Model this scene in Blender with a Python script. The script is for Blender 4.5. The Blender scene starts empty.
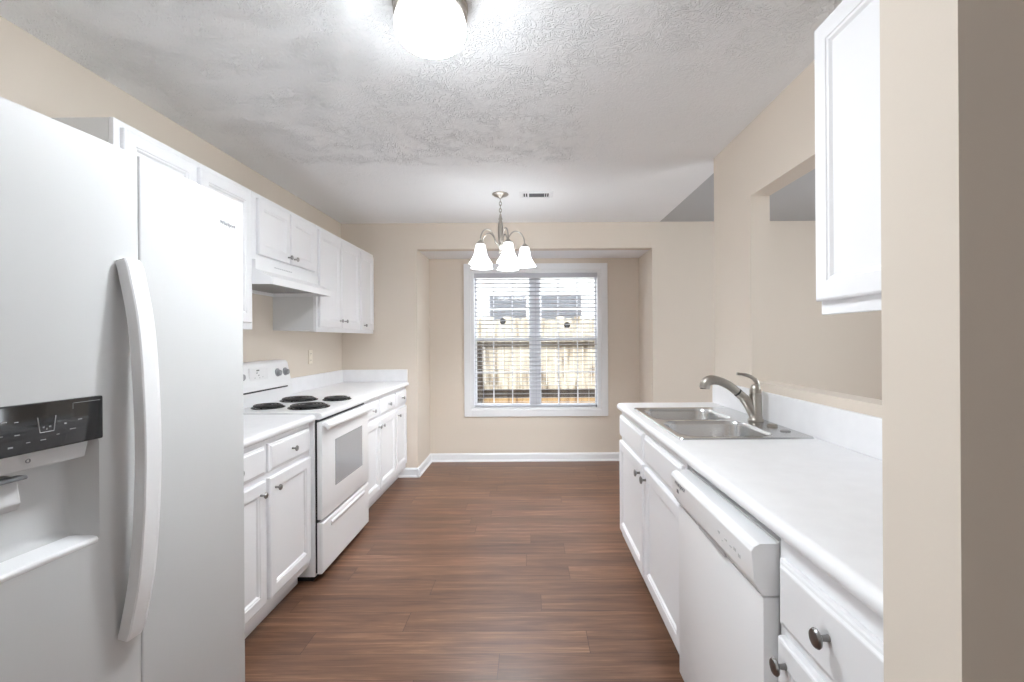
import bpy, bmesh, math, random
from mathutils import Vector, Matrix
random.seed(7)
PI = math.pi
C = bpy.context.scene.collection
S = bpy.context.scene

# ------------------------------------------------------------------ camera
F_PX, VPX, VPY, EYE = 480.0, 530.0, 339.0, 1.32
cam_d = bpy.data.cameras.new('camera')
cam_d.sensor_fit = 'HORIZONTAL'; cam_d.sensor_width = 36.0
cam_d.lens = 36.0 * F_PX / 1024.0
cam_d.shift_x = -(VPX - 512.0) / 1024.0
cam_d.shift_y = (VPY - 341.0) / 1024.0
cam_d.clip_start = 0.05; cam_d.clip_end = 200
cam = bpy.data.objects.new('camera', cam_d); C.objects.link(cam)
cam.matrix_world = Matrix.Translation((0, 0, EYE)) @ Matrix.Rotation(PI / 2, 4, 'X') @ Matrix.Rotation(math.radians(-0.35), 4, 'Z')
S.camera = cam

# ------------------------------------------------------------------ world, exposure, fill lights
w = bpy.data.worlds.new('overcast_sky'); S.world = w; w.use_nodes = True
bg = w.node_tree.nodes['Background']
bg.inputs[0].default_value = (0.88, 0.95, 1.0, 1); bg.inputs[1].default_value = 2.2
S.view_settings.view_transform = 'Standard'; S.view_settings.look = 'None'
S.view_settings.gamma = 1.0; S.view_settings.use_curve_mapping = False
S.view_settings.exposure = 1.8
S.cycles.use_denoising = True
S.cycles.max_bounces = 10; S.cycles.diffuse_bounces = 7; S.cycles.glossy_bounces = 5
S.cycles.transparent_max_bounces = 12
S.cycles.sample_clamp_indirect = 6.0

def area(name, loc, rot, sx, sy, power, col=(1, 1, 1)):
    d = bpy.data.lights.new(name, 'AREA'); d.shape = 'RECTANGLE'; d.size = sx; d.size_y = sy
    d.energy = power; d.color = col
    o = bpy.data.objects.new(name, d); C.objects.link(o); o.location = loc; o.rotation_euler = rot
    return o
# added unseen fill lights: left of the camera, behind it, in the dining room
area('hall_fill_light', (-1.74, 0.15, 1.05), (PI / 2 + 0.95, 0, -PI / 2), 1.0, 1.2, 9.5, (0.86, 0.94, 1.0))
area('rear_fill_light', (-0.4, -3.55, 1.3), (PI / 2, 0, 0), 2.6, 2.0, 3.2, (0.86, 0.94, 1.0))
area('dining_fill_light', (4.12, 1.6, 1.4), (PI / 2, 0, PI / 2), 2.4, 1.6, 5.5, (0.86, 0.94, 1.0))
GLOBE_E, SHADE_E, BULB_E = 74.0, 1.8, 175.0

# ------------------------------------------------------------------ materials
def srgb(r, g, b):
    f = lambda c: (c / 12.92 if c <= 0.04045 else ((c + 0.055) / 1.055) ** 2.4)
    return (f(r / 255), f(g / 255), f(b / 255), 1)

def mat(name, col, rough=0.5, metal=0.0, spec=0.5, noise=None, bump=None, coat=0.0):
    """noise=(scale, amount): faint mottling; bump=(scale, strength, distance)"""
    m = bpy.data.materials.new(name); m.use_nodes = True
    nt = m.node_tree; b = nt.nodes['Principled BSDF']
    b.inputs['Base Color'].default_value = col
    b.inputs['Roughness'].default_value = rough; b.inputs['Metallic'].default_value = metal
    b.inputs['Specular IOR Level'].default_value = spec
    if coat: b.inputs['Coat Weight'].default_value = coat; b.inputs['Coat Roughness'].default_value = 0.08
    tc = nt.nodes.new('ShaderNodeTexCoord')
    if noise:
        n = nt.nodes.new('ShaderNodeTexNoise'); n.inputs['Scale'].default_value = noise[0]; n.inputs['Detail'].default_value = 6
        nt.links.new(tc.outputs['Object'], n.inputs['Vector'])
        r = nt.nodes.new('ShaderNodeMapRange'); r.inputs['From Min'].default_value = 0.3; r.inputs['From Max'].default_value = 0.7
        r.inputs['To Min'].default_value = 1 - noise[1]; r.inputs['To Max'].default_value = 1 + noise[1]
        nt.links.new(n.outputs['Fac'], r.inputs['Value'])
        mx = nt.nodes.new('ShaderNodeMix'); mx.data_type = 'RGBA'; mx.blend_type = 'MULTIPLY'; mx.inputs[0].default_value = 1
        mx.inputs[6].default_value = col; nt.links.new(r.outputs['Result'], mx.inputs[7])
        nt.links.new(mx.outputs[2], b.inputs['Base Color'])
    if bump:
        n = nt.nodes.new('ShaderNodeTexNoise'); n.inputs['Scale'].default_value = bump[0]; n.inputs['Detail'].default_value = 4
        nt.links.new(tc.outputs['Object'], n.inputs['Vector'])
        bp = nt.nodes.new('ShaderNodeBump'); bp.inputs['Strength'].default_value = bump[1]; bp.inputs['Distance'].default_value = bump[2]
        nt.links.new(n.outputs['Fac'], bp.inputs['Height']); nt.links.new(bp.outputs['Normal'], b.inputs['Normal'])
    return m

def emit(name, col, strength, noise=None, grad=None):
    m = bpy.data.materials.new(name); m.use_nodes = True
    nt = m.node_tree; b = nt.nodes['Principled BSDF']
    b.inputs['Base Color'].default_value = (0.9, 0.9, 0.9, 1); b.inputs['Roughness'].default_value = 0.25
    b.inputs['Emission Color'].default_value = col; b.inputs['Emission Strength'].default_value = strength
    if noise:
        tc = nt.nodes.new('ShaderNodeTexCoord')
        n = nt.nodes.new('ShaderNodeTexNoise'); n.inputs['Scale'].default_value = noise[0]; n.inputs['Detail'].default_value = 5
        n.inputs['Distortion'].default_value = 1.5
        nt.links.new(tc.outputs['Object'], n.inputs['Vector'])
        r = nt.nodes.new('ShaderNodeMapRange'); r.inputs['From Min'].default_value = 0.3; r.inputs['From Max'].default_value = 0.7
        r.inputs['To Min'].default_value = strength * (1 - noise[1]); r.inputs['To Max'].default_value = strength * (1 + noise[1])
        nt.links.new(n.outputs['Fac'], r.inputs['Value'])
        # the bulb sits low in the glass: dim at the rim, full further down
        sp = nt.nodes.new('ShaderNodeSeparateXYZ'); nt.links.new(tc.outputs['Object'], sp.inputs[0])
        g = nt.nodes.new('ShaderNodeMapRange'); nt.links.new(sp.outputs['Z'], g.inputs['Value'])
        g.inputs['From Min'].default_value = grad[0]; g.inputs['From Max'].default_value = grad[1]
        g.inputs['To Min'].default_value = grad[2]; g.inputs['To Max'].default_value = 1.0
        mu = nt.nodes.new('ShaderNodeMath'); mu.operation = 'MULTIPLY'
        nt.links.new(r.outputs['Result'], mu.inputs[0]); nt.links.new(g.outputs[0], mu.inputs[1])
        nt.links.new(mu.outputs[0], b.inputs['Emission Strength'])
    return m

def ceiling_mat():
    m = mat('ceiling_texture_paint', (0.90, 0.91, 0.92, 1), 0.9, spec=0.2)
    nt = m.node_tree; b = nt.nodes['Principled BSDF']; L = nt.links.new; N = nt.nodes.new
    tc = N('ShaderNodeTexCoord')
    sx = N('ShaderNodeSeparateXYZ'); L(tc.outputs['Object'], sx.inputs[0])
    # stomped crow's foot texture: swirled strokes
    warp = N('ShaderNodeTexNoise'); warp.inputs['Scale'].default_value = 9; warp.inputs['Detail'].default_value = 2
    L(tc.outputs['Object'], warp.inputs['Vector'])
    mixv = N('ShaderNodeVectorMath'); mixv.operation = 'MULTIPLY_ADD'
    L(warp.outputs['Color'], mixv.inputs[0]); mixv.inputs[1].default_value = (0.55, 0.55, 0); L(tc.outputs['Object'], mixv.inputs[2])
    n1 = N('ShaderNodeTexNoise'); n1.inputs['Scale'].default_value = 26; n1.inputs['Detail'].default_value = 3; n1.inputs['Roughness'].default_value = 0.55
    L(mixv.outputs[0], n1.inputs['Vector'])
    ridge = N('ShaderNodeMath'); ridge.operation = 'SUBTRACT'; L(n1.outputs['Fac'], ridge.inputs[0]); ridge.inputs[1].default_value = 0.5
    ab = N('ShaderNodeMath'); ab.operation = 'ABSOLUTE'; L(ridge.outputs[0], ab.inputs[0])
    rr = N('ShaderNodeMapRange'); L(ab.outputs[0], rr.inputs['Value'])
    rr.inputs['From Min'].default_value = 0; rr.inputs['From Max'].default_value = 0.09; rr.inputs['To Min'].default_value = 1; rr.inputs['To Max'].default_value = 0
    fine = N('ShaderNodeTexNoise'); fine.inputs['Scale'].default_value = 90; fine.inputs['Detail'].default_value = 3
    L(tc.outputs['Object'], fine.inputs['Vector'])
    # the heavier stomped patch ends in a ragged line: y < 3.1 and x < 0.3
    edge = N('ShaderNodeTexNoise'); edge.inputs['Scale'].default_value = 7; edge.inputs['Detail'].default_value = 4
    L(tc.outputs['Object'], edge.inputs['Vector'])
    def thr(axis, lim, soft):
        a = N('ShaderNodeMath'); a.operation = 'MULTIPLY_ADD'; L(edge.outputs['Fac'], a.inputs[0]); a.inputs[1].default_value = 0.22
        L(sx.outputs[axis], a.inputs[2])
        r = N('ShaderNodeMapRange'); L(a.outputs[0], r.inputs['Value'])
        r.inputs['From Min'].default_value = lim + 0.11 - soft; r.inputs['From Max'].default_value = lim + 0.11 + soft
        r.inputs['To Min'].default_value = 1; r.inputs['To Max'].default_value = 0
        return r
    ty = thr('Y', 3.05, 0.05); tx = thr('X', 0.27, 0.05)
    near = thr('Y', 1.85, 0.25)
    pm = N('ShaderNodeMath'); pm.operation = 'MULTIPLY'; L(ty.outputs[0], pm.inputs[0]); L(tx.outputs[0], pm.inputs[1])
    pmx = N('ShaderNodeMath'); pmx.operation = 'MAXIMUM'; L(pm.outputs[0], pmx.inputs[0]); L(near.outputs[0], pmx.inputs[1])
    amt = N('ShaderNodeMapRange'); L(pmx.outputs[0], amt.inputs['Value']); amt.inputs['To Min'].default_value = 0.2; amt.inputs['To Max'].default_value = 1.25
    cl = N('ShaderNodeTexNoise'); cl.inputs['Scale'].default_value = 6.5; cl.inputs['Detail'].default_value = 2
    L(tc.outputs['Object'], cl.inputs['Vector'])
    cm = N('ShaderNodeMapRange'); L(cl.outputs['Fac'], cm.inputs['Value']); cm.inputs['From Min'].default_value = 0.4; cm.inputs['From Max'].default_value = 0.6
    cm.inputs['To Min'].default_value = 0.25; cm.inputs['To Max'].default_value = 1.0
    h0 = N('ShaderNodeMath'); h0.operation = 'MULTIPLY'; L(rr.outputs[0], h0.inputs[0]); L(cm.outputs[0], h0.inputs[1])
    h = N('ShaderNodeMath'); h.operation = 'MULTIPLY'; L(h0.outputs[0], h.inputs[0]); L(amt.outputs[0], h.inputs[1])
    f2 = N('ShaderNodeMath'); f2.operation = 'MULTIPLY_ADD'; L(fine.outputs['Fac'], f2.inputs[0]); f2.inputs[1].default_value = 0.5; L(h.outputs[0], f2.inputs[2])
    bp = N('ShaderNodeBump'); bp.inputs['Strength'].default_value = 0.75; bp.inputs['Distance'].default_value = 0.005
    L(f2.outputs[0], bp.inputs['Height']); L(bp.outputs['Normal'], b.inputs['Normal'])
    return m

def floor_mat():
    m = mat('wood_plank_floor', (0.2, 0.1, 0.07, 1), 0.36, spec=0.4)
    nt = m.node_tree; b = nt.nodes['Principled BSDF']; L = nt.links.new; N = nt.nodes.new
    tc = N('ShaderNodeTexCoord')
    br = N('ShaderNodeTexBrick'); sp = N('ShaderNodeSeparateXYZ'); L(tc.outputs['Object'], sp.inputs[0])
    rw = N('ShaderNodeMath'); rw.operation = 'DIVIDE'; L(sp.outputs['Y'], rw.inputs[0]); rw.inputs[1].default_value = 0.155
    fl = N('ShaderNodeMath'); fl.operation = 'FLOOR'; L(rw.outputs[0], fl.inputs[0])
    wn = N('ShaderNodeTexWhiteNoise'); wn.noise_dimensions = '1D'; L(fl.outputs[0], wn.inputs['W'])
    ox = N('ShaderNodeMath'); ox.operation = 'MULTIPLY_ADD'; L(wn.outputs['Value'], ox.inputs[0]); ox.inputs[1].default_value = 1.22; L(sp.outputs['X'], ox.inputs[2])
    cb = N('ShaderNodeCombineXYZ'); L(ox.outputs[0], cb.inputs[0]); L(sp.outputs['Y'], cb.inputs[1])
    L(cb.outputs[0], br.inputs['Vector'])
    br.inputs['Color1'].default_value = (0, 0, 0, 1); br.inputs['Color2'].default_value = (1, 1, 1, 1); br.inputs['Mortar'].default_value = (0.5, 0.5, 0.5, 1)
    br.inputs['Scale'].default_value = 1; br.inputs['Mortar Size'].default_value = 0.0012; br.inputs['Brick Width'].default_value = 1.22
    br.inputs['Row Height'].default_value = 0.155; br.offset = 0.0
    # per-plank shift of the grain
    sh = N('ShaderNodeVectorMath'); sh.operation = 'MULTIPLY_ADD'; L(br.outputs['Color'], sh.inputs[0]); sh.inputs[1].default_value = (7, 3, 0)
    L(tc.outputs['Object'], sh.inputs[2])
    mp = N('ShaderNodeMapping'); L(sh.outputs[0], mp.inputs['Vector']); mp.inputs['Scale'].default_value = (1.1, 17, 1)
    g = N('ShaderNodeTexNoise'); L(mp.outputs[0], g.inputs['Vector']); g.inputs['Scale'].default_value = 1.3; g.inputs['Detail'].default_value = 8
    g.inputs['Roughness'].default_value = 0.68; g.inputs['Distortion'].default_value = 0.6
    mp2 = N('ShaderNodeMapping'); L(sh.outputs[0], mp2.inputs['Vector']); mp2.inputs['Scale'].default_value = (4, 90, 1)
    g2 = N('ShaderNodeTexNoise'); L(mp2.outputs[0], g2.inputs['Vector']); g2.inputs['Scale'].default_value = 1.5; g2.inputs['Detail'].default_value = 4
    add = N('ShaderNodeMath'); add.operation = 'MULTIPLY_ADD'; L(g2.outputs['Fac'], add.inputs[0]); add.inputs[1].default_value = 0.35; L(g.outputs['Fac'], add.inputs[2])
    a2 = N('ShaderNodeMath'); a2.operation = 'MULTIPLY_ADD'; L(br.outputs['Color'], a2.inputs[0]); a2.inputs[1].default_value = 0.11; L(add.outputs[0], a2.inputs[2])
    cr = N('ShaderNodeValToRGB'); L(a2.outputs[0], cr.inputs['Fac'])
    e = cr.color_ramp.elements
    e[0].position = 0.46; e[0].color = srgb(68, 45, 33); e[1].position = 0.98; e[1].color = srgb(152, 117, 93)
    k = e.new(0.66); k.color = srgb(99, 70, 53)
    k = e.new(0.82); k.color = srgb(121, 88, 68)
    mx = N('ShaderNodeMix'); mx.data_type = 'RGBA'; L(br.outputs['Fac'], mx.inputs[0]); L(cr.outputs['Color'], mx.inputs[6]); mx.inputs[7].default_value = srgb(62, 40, 32)
    L(mx.outputs[2], b.inputs['Base Color'])
    rr = N('ShaderNodeMapRange'); L(g.outputs['Fac'], rr.inputs['Value']); rr.inputs['To Min'].default_value = 0.28; rr.inputs['To Max'].default_value = 0.46
    L(rr.outputs[0], b.inputs['Roughness'])
    bp = N('ShaderNodeBump'); bp.inputs['Strength'].default_value = 0.25; bp.inputs['Distance'].default_value = 0.002
    inv = N('ShaderNodeMath'); inv.operation = 'SUBTRACT'; L(add.outputs[0], inv.inputs[0]); L(br.outputs['Fac'], inv.inputs[1])
    L(inv.outputs[0], bp.inputs['Height']); L(bp.outputs['Normal'], b.inputs['Normal'])
    return m

def weathered_mat(name, c1, c2, c3):
    m = mat(name, c1, 0.85, spec=0.2)
    nt = m.node_tree; b = nt.nodes['Principled BSDF']; L = nt.links.new; N = nt.nodes.new
    tc = N('ShaderNodeTexCoord')
    mp = N('ShaderNodeMapping'); L(tc.outputs['Object'], mp.inputs['Vector']); mp.inputs['Scale'].default_value = (9, 1, 1.2)
    n = N('ShaderNodeTexNoise'); L(mp.outputs[0], n.inputs['Vector']); n.inputs['Scale'].default_value = 1.6; n.inputs['Detail'].default_value = 7
    cr = N('ShaderNodeValToRGB'); L(n.outputs['Fac'], cr.inputs['Fac']); e = cr.color_ramp.elements
    e[0].position = 0.34; e[0].color = c3; e[1].position = 0.62; e[1].color = c1
    k = e.new(0.46); k.color = c2
    L(cr.outputs['Color'], b.inputs['Base Color'])
    return m

WALL = mat('beige_wall_paint', srgb(219, 208, 195), 0.75, spec=0.25, bump=(260, 0.08, 0.001))
TRIM = mat('white_trim_paint', srgb(234, 235, 237), 0.4)
CEIL = ceiling_mat()
SMOOTH = mat('smooth_grey_ceiling', (0.52, 0.53, 0.54, 1), 0.9, spec=0.2, bump=(40, 0.05, 0.002))  # smoother and darker than the kitchen ceiling
NOOKC = mat('nook_ceiling_paint', (0.88, 0.88, 0.89, 1), 0.8, spec=0.2)
FLOOR = floor_mat()
CAB = mat('white_cabinet_paint', srgb(236, 236, 238), 0.38, spec=0.45)
CABIN = mat('white_cabinet_side_laminate', srgb(222, 222, 222), 0.5, spec=0.4)
APPL = mat('white_appliance_enamel', srgb(238, 238, 239), 0.28, spec=0.5, coat=0.15)
FRIDGE = mat('white_textured_fridge_steel', srgb(203, 203, 203), 0.45, spec=0.35, bump=(420, 0.05, 0.0006))
PLAST = mat('light_grey_plastic', srgb(205, 205, 206), 0.45)
COUNTER = mat('white_laminate_counter', srgb(238, 238, 240), 0.3, spec=0.45, noise=(14, 0.025))
BLACK = mat('black_gloss_panel', (0.012, 0.012, 0.013, 1), 0.12, coat=0.6)
DKNOB = mat('grey_control_knob', srgb(150, 151, 154), 0.4)
DARK = mat('gap_shade_and_rubber', (0.02, 0.02, 0.022, 1), 0.6)  # near-black, for painted shade in gaps as well as rubber parts
COIL = mat('black_burner_coil', (0.035, 0.034, 0.034, 1), 0.42, metal=0.4)
FILT = mat('grey_mesh_filter', (0.3, 0.3, 0.3, 1), 0.45, metal=0.7)
PAN = mat('dark_drip_pan', (0.05, 0.05, 0.052, 1), 0.25, metal=0.8)
GREYP = mat('pale_grey_icon_print', srgb(160, 160, 162), 0.5)
GREYM = mat('grey_print_and_shade', srgb(120, 121, 124), 0.5)
LGREYM = mat('light_grey_print', srgb(190, 190, 192), 0.5)
OVGLASS = mat('oven_window_grey_glass', srgb(168, 169, 172), 0.12, spec=0.6)
STEEL = mat('brushed_stainless_steel', (0.62, 0.62, 0.62, 1), 0.24, metal=1.0, bump=(300, 0.05, 0.0005))
NICKEL = mat('brushed_nickel', (0.42, 0.39, 0.35, 1), 0.3, metal=1.0)
KNOBL = mat('satin_nickel_knob', (0.36, 0.355, 0.35, 1), 0.28, metal=1.0)
KNOBM = mat('dark_pewter', (0.27, 0.265, 0.26, 1), 0.3, metal=1.0)
GLOBE = emit('lit_alabaster_glass', (0.90, 0.955, 1.0, 1), GLOBE_E, (22, 0.25), (-0.088, -0.150, 0.024))
SHADE = emit('lit_white_shade_glass', (0.91, 0.96, 1.0, 1), SHADE_E, (18, 0.12), (-0.40, -0.50, 0.6))
BULB = emit('lit_bulb_glass', (0.91, 0.96, 1.0, 1), BULB_E)
BLIND = mat('white_faux_wood_slat', srgb(196, 197, 204), 0.45)
FENCE = weathered_mat('weathered_fence_wood', srgb(176, 168, 153), srgb(156, 146, 130), srgb(96, 84, 70))
FRAIL = weathered_mat('dark_and_shaded_fence_wood', srgb(66, 59, 50), srgb(54, 47, 39), srgb(34, 28, 23))  # darker wood for rail and posts, painted shade under the lower rail
FWARM = weathered_mat('sunlit_fence_wood', srgb(160, 134, 96), srgb(146, 119, 82), srgb(104, 76, 48))  # sunlight on the kick board is put into this colour
SIDING = mat('white_house_siding', srgb(236, 236, 232), 0.7)
HGLASS = mat('grey_house_window', srgb(74, 76, 82), 0.3)
ROOF = mat('grey_roof_shingle', srgb(120, 120, 124), 0.9, noise=(30, 0.2))
EARTH = mat('pine_straw_ground', srgb(112, 92, 66), 0.95, noise=(12, 0.3))
def glass_mat():
    m = bpy.data.materials.new('clear_window_glass'); m.use_nodes = True
    nt = m.node_tree; nt.nodes.remove(nt.nodes['Principled BSDF'])
    t = nt.nodes.new('ShaderNodeBsdfTransparent'); g = nt.nodes.new('ShaderNodeBsdfGlossy'); g.inputs['Roughness'].default_value = 0.02
    x = nt.nodes.new('ShaderNodeMixShader'); x.inputs[0].default_value = 0.05
    nt.links.new(t.outputs[0], x.inputs[1]); nt.links.new(g.outputs[0], x.inputs[2])
    nt.links.new(x.outputs[0], nt.nodes['Material Output'].inputs[0])
    return m
GLASS = glass_mat()

# ------------------------------------------------------------------ helpers
def new(): return bmesh.new()

def obj(name, bm, m, parent=None, smooth=False, sharp=35):
    """Link bm (built in world coordinates) as ONE mesh object, its origin at its parent's."""
    off = Vector((0, 0, 0)); p = parent
    while p is not None: off += p.location; p = p.parent
    bmesh.ops.recalc_face_normals(bm, faces=bm.faces[:])
    bm.normal_update()
    if parent is None:
        zs = [v.co for v in bm.verts]
        off = Vector(((min(c.x for c in zs) + max(c.x for c in zs)) / 2, (min(c.y for c in zs) + max(c.y for c in zs)) / 2, min(c.z for c in zs)))
    bmesh.ops.translate(bm, vec=-off, verts=bm.verts[:])
    if smooth:
        for f in bm.faces: f.smooth = True
        for e in bm.edges:
            if len(e.link_faces) == 2 and e.calc_face_angle(0) > math.radians(sharp): e.smooth = False
    me = bpy.data.meshes.new(name); bm.to_mesh(me); bm.free()
    me.materials.append(m)
    o = bpy.data.objects.new(name, me); C.objects.link(o)
    if parent is None: o.location = off
    else: o.parent = parent
    return o

def tag(o, label, cat, group=None):
    o['label'] = label; o['category'] = cat
    if group: o['group'] = group
    return o

def thing(name, label, cat, loc, group=None):
    o = bpy.data.objects.new(name, None); C.objects.link(o); o.location = loc; o.empty_display_size = 0.1
    return tag(o, label, cat, group)

def struct(name, bm, m, parent=None, smooth=False):
    """A piece of the room itself; keeps its origin at the world origin so its texture is in metres."""
    bmesh.ops.recalc_face_normals(bm, faces=bm.faces[:])
    me = bpy.data.meshes.new(name); bm.to_mesh(me); bm.free(); me.materials.append(m)
    o = bpy.data.objects.new(name, me); C.objects.link(o)
    if parent: o.parent = parent
    else: o['kind'] = 'structure'
    return o

def box(bm, x0, x1, y0, y1, z0, z1, bev=0.0, seg=2):
    x0, x1 = sorted((x0, x1)); y0, y1 = sorted((y0, y1)); z0, z1 = sorted((z0, z1))
    r = bmesh.ops.create_cube(bm, size=1.0); vs = r['verts']
    for v in vs:
        v.co = Vector((x0 if v.co.x < 0 else x1, y0 if v.co.y < 0 else y1, z0 if v.co.z < 0 else z1))
    if bev > 0:
        es = list({e for v in vs for e in v.link_edges})
        bmesh.ops.bevel(bm, geom=es, offset=bev, segments=seg, affect='EDGES', profile=0.6)
    return bm

def B(*a, **k): return box(new(), *a, **k)

def prism(bm, poly, axis, a0, a1, bev=0.0, seg=2):
    """poly: 2-D points in the two other axes (xz for axis y, xy for z, yz for x)."""
    def P(p, a):
        return Vector((p[0], a, p[1])) if axis == 'y' else Vector((p[0], p[1], a)) if axis == 'z' else Vector((a, p[0], p[1]))
    n0 = [bm.verts.new(P(p, a0)) for p in poly]; n1 = [bm.verts.new(P(p, a1)) for p in poly]
    fs = [bm.faces.new(n0), bm.faces.new(n1)]
    n = len(poly)
    for i in range(n): fs.append(bm.faces.new((n0[i], n0[(i + 1) % n], n1[(i + 1) % n], n1[i])))
    if bev > 0:
        es = list({e for f in fs for e in f.edges})
        bmesh.ops.bevel(bm, geom=es, offset=bev, segments=seg, affect='EDGES', profile=0.6)
    return bm

def tube(bm, pts, rad, n=10, caps=True, flat=1.0):
    pts = [Vector(p) for p in pts]
    if not isinstance(rad, (list, tuple)): rad = [rad] * len(pts)
    t0 = (pts[1] - pts[0]).normalized()
    u = t0.orthogonal().normalized(); rings = []
    for i, p in enumerate(pts):
        t = (pts[min(i + 1, len(pts) - 1)] - pts[max(i - 1, 0)]).normalized()
        u = (u - t * u.dot(t)).normalized(); v = t.cross(u)
        rings.append([bm.verts.new(p + (u * math.cos(2 * PI * k / n) + v * math.sin(2 * PI * k / n) * flat) * rad[i]) for k in range(n)])
    for a, b in zip(rings, rings[1:]):
        for k in range(n): bm.faces.new((a[k], a[(k + 1) % n], b[(k + 1) % n], b[k]))
    if caps: bm.faces.new(rings[0]); bm.faces.new(rings[-1])
    return bm

def lathe(bm, prof, org, axis='z', n=24, close=False):
    """prof: (radius, height along axis) from org."""
    org = Vector(org); rings = []
    A = {'z': (Vector((1, 0, 0)), Vector((0, 1, 0)), Vector((0, 0, 1))), 'x': (Vector((0, 1, 0)), Vector((0, 0, 1)), Vector((1, 0, 0))),
         '-x': (Vector((0, 1, 0)), Vector((0, 0, 1)), Vector((-1, 0, 0))), 'y': (Vector((1, 0, 0)), Vector((0, 0, 1)), Vector((0, 1, 0))),
         '-y': (Vector((1, 0, 0)), Vector((0, 0, 1)), Vector((0, -1, 0)))}[axis]
    for r, h in prof:
        if r < 1e-6: rings.append([bm.verts.new(org + A[2] * h)])
        else: rings.append([bm.verts.new(org + (A[0] * math.cos(2 * PI * k / n) + A[1] * math.sin(2 * PI * k / n)) * r + A[2] * h) for k in range(n)])
    pairs = list(zip(rings, rings[1:])) + ([(rings[-1], rings[0])] if close else [])
    for a, b in pairs:
        for k in range(n):
            q = (k + 1) % n
            if len(a) == 1 and len(b) == 1: continue
            if len(a) == 1: bm.faces.new((a[0], b[q], b[k]))
            elif len(b) == 1: bm.faces.new((a[k], a[q], b[0]))
            else: bm.faces.new((a[k], a[q], b[q], b[k]))
    return bm

def spline(pts, n=8):
    """Catmull-Rom through pts."""
    P = [Vector(p) for p in pts]; P = [P[0] * 2 - P[1]] + P + [P[-1] * 2 - P[-2]]; out = []
    for i in range(1, len(P) - 2):
        for k in range(n):
            t = k / n
            out.append(0.5 * ((2 * P[i]) + (P[i + 1] - P[i - 1]) * t + (2 * P[i - 1] - 5 * P[i] + 4 * P[i + 1] - P[i + 2]) * t * t + (3 * P[i] - P[i - 1] - 3 * P[i + 1] + P[i + 2]) * t ** 3))
    out.append(P[-2]); return out

def nested(bm, X, side, y0, y1, z0, z1, prof):
    """A routed panel on a plane of constant X. side=+1 faces +X. prof: (inset, distance out of plane) from the back edge to the panel."""
    loops = []
    for ins, d in prof:
        x = X + side * d
        loops.append([bm.verts.new((x, a, b)) for a, b in ((y0 + ins, z0 + ins), (y1 - ins, z0 + ins), (y1 - ins, z1 - ins), (y0 + ins, z1 - ins))])
    bm.faces.new(loops[0]); bm.faces.new(loops[-1])
    for a, b in zip(loops, loops[1:]):
        for k in range(4): bm.faces.new((a[k], a[(k + 1) % 4], b[(k + 1) % 4], b[k]))
    return bm

T = 0.019
DOOR = [(0, 0), (0, T - 0.006), (0.002, T - 0.002), (0.006, T), (0.050, T), (0.052, T - 0.003), (0.058, T - 0.004), (0.064, T - 0.011), (0.066, T - 0.011)]
DRAWER = [(0, 0), (0, T - 0.009), (0.004, T - 0.006), (0.009, T - 0.005), (0.013, T - 0.001), (0.016, T)]
def knob_bm(x, y, z, side):
    k = 1.2 if side < 0 else 0.92
    return lathe(new(), [(r * k, h) for r, h in [(0.006, -0.001), (0.005, 0.004), (0.0045, 0.014), (0.009, 0.018), (0.0145, 0.021), (0.0155, 0.024), (0.013, 0.028), (0.006, 0.030), (0, 0.0305)]], (x, y, z), 'x' if side > 0 else '-x', 16)

def copy_tree(o, parent=None):
    c = o.copy(); C.objects.link(c)
    if parent is not None: c.parent = parent
    for ch in list(o.children): copy_tree(ch, c)
    return c

# ------------------------------------------------------------------ measures of the room
XL, XR, RT = -1.81, 1.155, 0.10          # kitchen wall faces, right wall thickness
YB, YN = 4.615, 5.19                      # back wall, back of the window nook
H = 2.44
YE = 3.0                                # far end of the right wall
NX0, NX1, NZ = -1.085, 1.180, 2.19        # nook opening
XD, YD0, YD1 = 0.463, 0.517, 0.632        # doorway jamb
EX, RY = 4.2, -3.6

# ------------------------------------------------------------------ setting
struct('floor', B(XL - 0.1, EX + 0.1, RY - 0.1, YN + 0.1, -0.1, 0), FLOOR)
b = new(); box(b, XL - 0.1, XR + RT, RY - 0.1, YB + 0.1, H, H + 0.1)
struct('ceiling', b, CEIL)
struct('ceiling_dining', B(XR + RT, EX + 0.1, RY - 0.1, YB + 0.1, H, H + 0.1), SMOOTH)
struct('ceiling_nook', B(NX0, NX1, YB + 0.115, YN, NZ, NZ + 0.05), NOOKC)
struct('wall_left', B(XL - 0.1, XL, RY, YB, 0, H), WALL)
b = new()
box(b, XL - 0.1, NX0, YB, YB + 0.115, 0, H); box(b, NX1, EX + 0.1, YB, YB + 0.115, 0, H); box(b, NX0, NX1, YB, YB + 0.115, NZ, H)
struct('wall_back', b, WALL)
WX0, WX1, WZ0, WZ1 = -0.640, 0.768, 0.560, 2.065     # window opening
b = new()
box(b, NX0 - 0.1, NX0, YB + 0.115, YN + 0.13, 0, NZ + 0.05); box(b, NX1, NX1 + 0.1, YB + 0.115, YN + 0.13, 0, NZ + 0.05)
box(b, NX0, WX0, YN, YN + 0.13, 0, NZ + 0.05); box(b, WX1, NX1, YN, YN + 0.13, 0, NZ + 0.05)
box(b, WX0, WX1, YN, YN + 0.13, 0, WZ0); box(b, WX0, WX1, YN, YN + 0.13, WZ1, NZ + 0.05)
struct('wall_nook', b, WALL)
PY0, PY1, PZ0, PZ1 = 1.30, 2.504, 1.095, 2.06        # pass-through opening
b = new()
box(b, XR, XR + RT, YD1, YE, 0, PZ0); box(b, XR, XR + RT, YD1, YE, PZ1, H)
box(b, XR, XR + RT, YD1, PY0, PZ0, PZ1); box(b, XR, XR + RT, PY1, YE, PZ0, PZ1)
struct('wall_right', b, WALL)
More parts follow.
